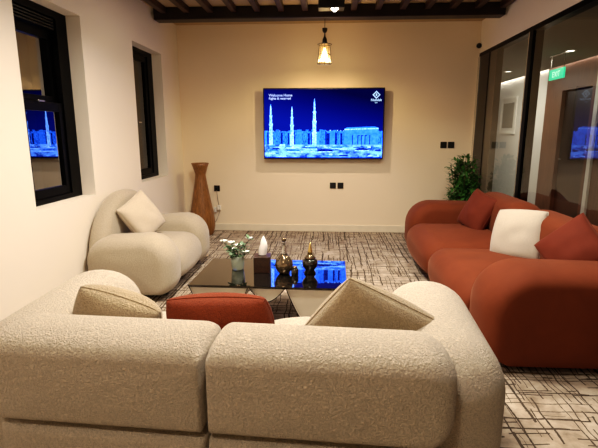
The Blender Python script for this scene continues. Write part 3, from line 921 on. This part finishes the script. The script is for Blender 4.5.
# ------------------------------------------------------------------ shrub in the corner
sb = empty('potted_shrub', (1.835, 6.17, 0), label='bushy green leafy plant in the corner behind the rust sofa', cat='plant')
bm = bmesh.new(); lathe(bm, [(.11, 0), (.12, .01), (.145, .30), (.135, .30), (.13, .27), (.01, .265)], 28)
obj('planter', bm, M['pot'], sb, smooth=True)
bm = bmesh.new(); lathe(bm, [(.128, .2705), (.128, .275)], 20)
obj('soil', bm, M['soil'], sb)
rp = random.Random(11)
bs1 = bmesh.new(); bl = bmesh.new()
for k in range(64):
    a = rp.uniform(0, 2*pi); r = rp.uniform(.02, .225); z = rp.uniform(.45, 1.19)
    r *= sqrt(max(.12, 1-((z-.80)/.46)**2))*1.05
    tip = Vector((r*cos(a), r*sin(a), z)); root = Vector((.03*cos(a), .03*sin(a), .27))
    mid = root.lerp(tip, .55) + Vector((0, 0, .06))
    tube(bs1, [root, mid, tip], .004, 5)
    for q in range(26):
        p = mid.lerp(tip, rp.uniform(-.1, 1.05)) + Vector((rp.gauss(0, .02), rp.gauss(0, .02), rp.gauss(0, .02)))
        d = Vector((rp.uniform(-1, 1) + .8*cos(a), rp.uniform(-1, 1) + .8*sin(a), rp.uniform(-.5, 1)))
        L_ = rp.uniform(.06, .105)
        e = p + d.normalized()*L_
        if sqrt(e.x**2+e.y**2) > .275 or max(e.x, p.x) > .255 or max(e.y, p.y) > .30: continue
        leaf(bl, p, d, Vector((0, 0, 1)), L_, rp.uniform(.03, .045))
obj('branches', bs1, M['stem'], sb)
obj('foliage', bl, M['leaf_dark'], sb, recalc=False)

# ------------------------------------------------------------------ lights
def area(loc, size, power, c, rot=(0, 0, 0), spread=180, shape='DISK'):
    l = bpy.data.lights.new('lamp', 'AREA'); l.energy = power; l.color = c; l.size = size; l.shape = shape; l.spread = R(spread)
    o = bpy.data.objects.new('lamp', l); col.objects.link(o); o.location = loc; o.rotation_euler = rot
    return o
WARM = (1, .83, .64); NEUT = (1, .91, .80)
l = bpy.data.lights.new('pendant_glow', 'POINT'); l.energy = 9; l.color = (1, .80, .54); l.shadow_soft_size = .022
o = bpy.data.objects.new('pendant_glow', l); col.objects.link(o); o.location = (PX, PY-.0, 2.405)
l = bpy.data.lights.new('pendant_beam', 'SPOT'); l.energy = 58; l.color = (1, .84, .64); l.shadow_soft_size = .022; l.spot_size = pi; l.spot_blend = .55
o = bpy.data.objects.new('pendant_beam', l); col.objects.link(o); o.location = (PX, PY, 2.405)
area((-.5, 3.2, 2.90), .35, 72, NEUT, spread=150)
area((1.1, 3.7, 2.90), .30, 37, NEUT, spread=140)
area((-.9, 4.6, 2.90), .30, 12, WARM)
area((.0, 2.0, 2.90), .30, 38, NEUT)
area((-.6, -.3, 2.90), .5, 32, WARM)
# corridor lamps
area((3.2, 9.6, CZ-.02), .12, 34, (1, .95, .88)); area((3.2, 7.4, CZ-.02), .12, 10, (1, .95, .88)); area((3.2, 3.0, CZ-.02), .12, 4, (1, .95, .88))

w = bpy.data.worlds.new('night'); sc.world = w; w.use_nodes = True
bg = w.node_tree.nodes['Background']; bg.inputs[0].default_value = (.05, .06, .10, 1); bg.inputs[1].default_value = .05

# ------------------------------------------------------------------ camera
F = 450.0
pitch = atan(92/F); yaw = atan(28*cos(pitch)/F)
fw = Vector((-sin(yaw)*cos(pitch), cos(yaw)*cos(pitch), -sin(pitch)))
rt = Vector((cos(yaw), sin(yaw), 0)); up = rt.cross(fw)
cd = bpy.data.cameras.new('camera'); cd.sensor_fit = 'HORIZONTAL'; cd.sensor_width = 36; cd.lens = F/598*36; cd.clip_start = .02
cam = bpy.data.objects.new('camera', cd); col.objects.link(cam)
mw = Matrix((rt, up, -fw)).transposed().to_4x4(); mw.translation = (0, 0, 1.5)
cam.matrix_world = mw
sc.camera = cam

sc.view_settings.view_transform = 'Standard'
sc.view_settings.look = 'None'
sc.view_settings.exposure = 0.0
cm = sc.view_settings
cm.use_curve_mapping = True
cv = cm.curve_mapping.curves[3]
for x, y in ((.02, .011), (.10, .082), (.35, .365)): cv.points.new(x, y)
cm.curve_mapping.update()
sc.cycles.use_denoising = True
sc.cycles.max_bounces = 8
sc.cycles.diffuse_bounces = 4
sc.cycles.glossy_bounces = 5
sc.cycles.transparent_max_bounces = 12
sc.cycles.sample_clamp_indirect = 6
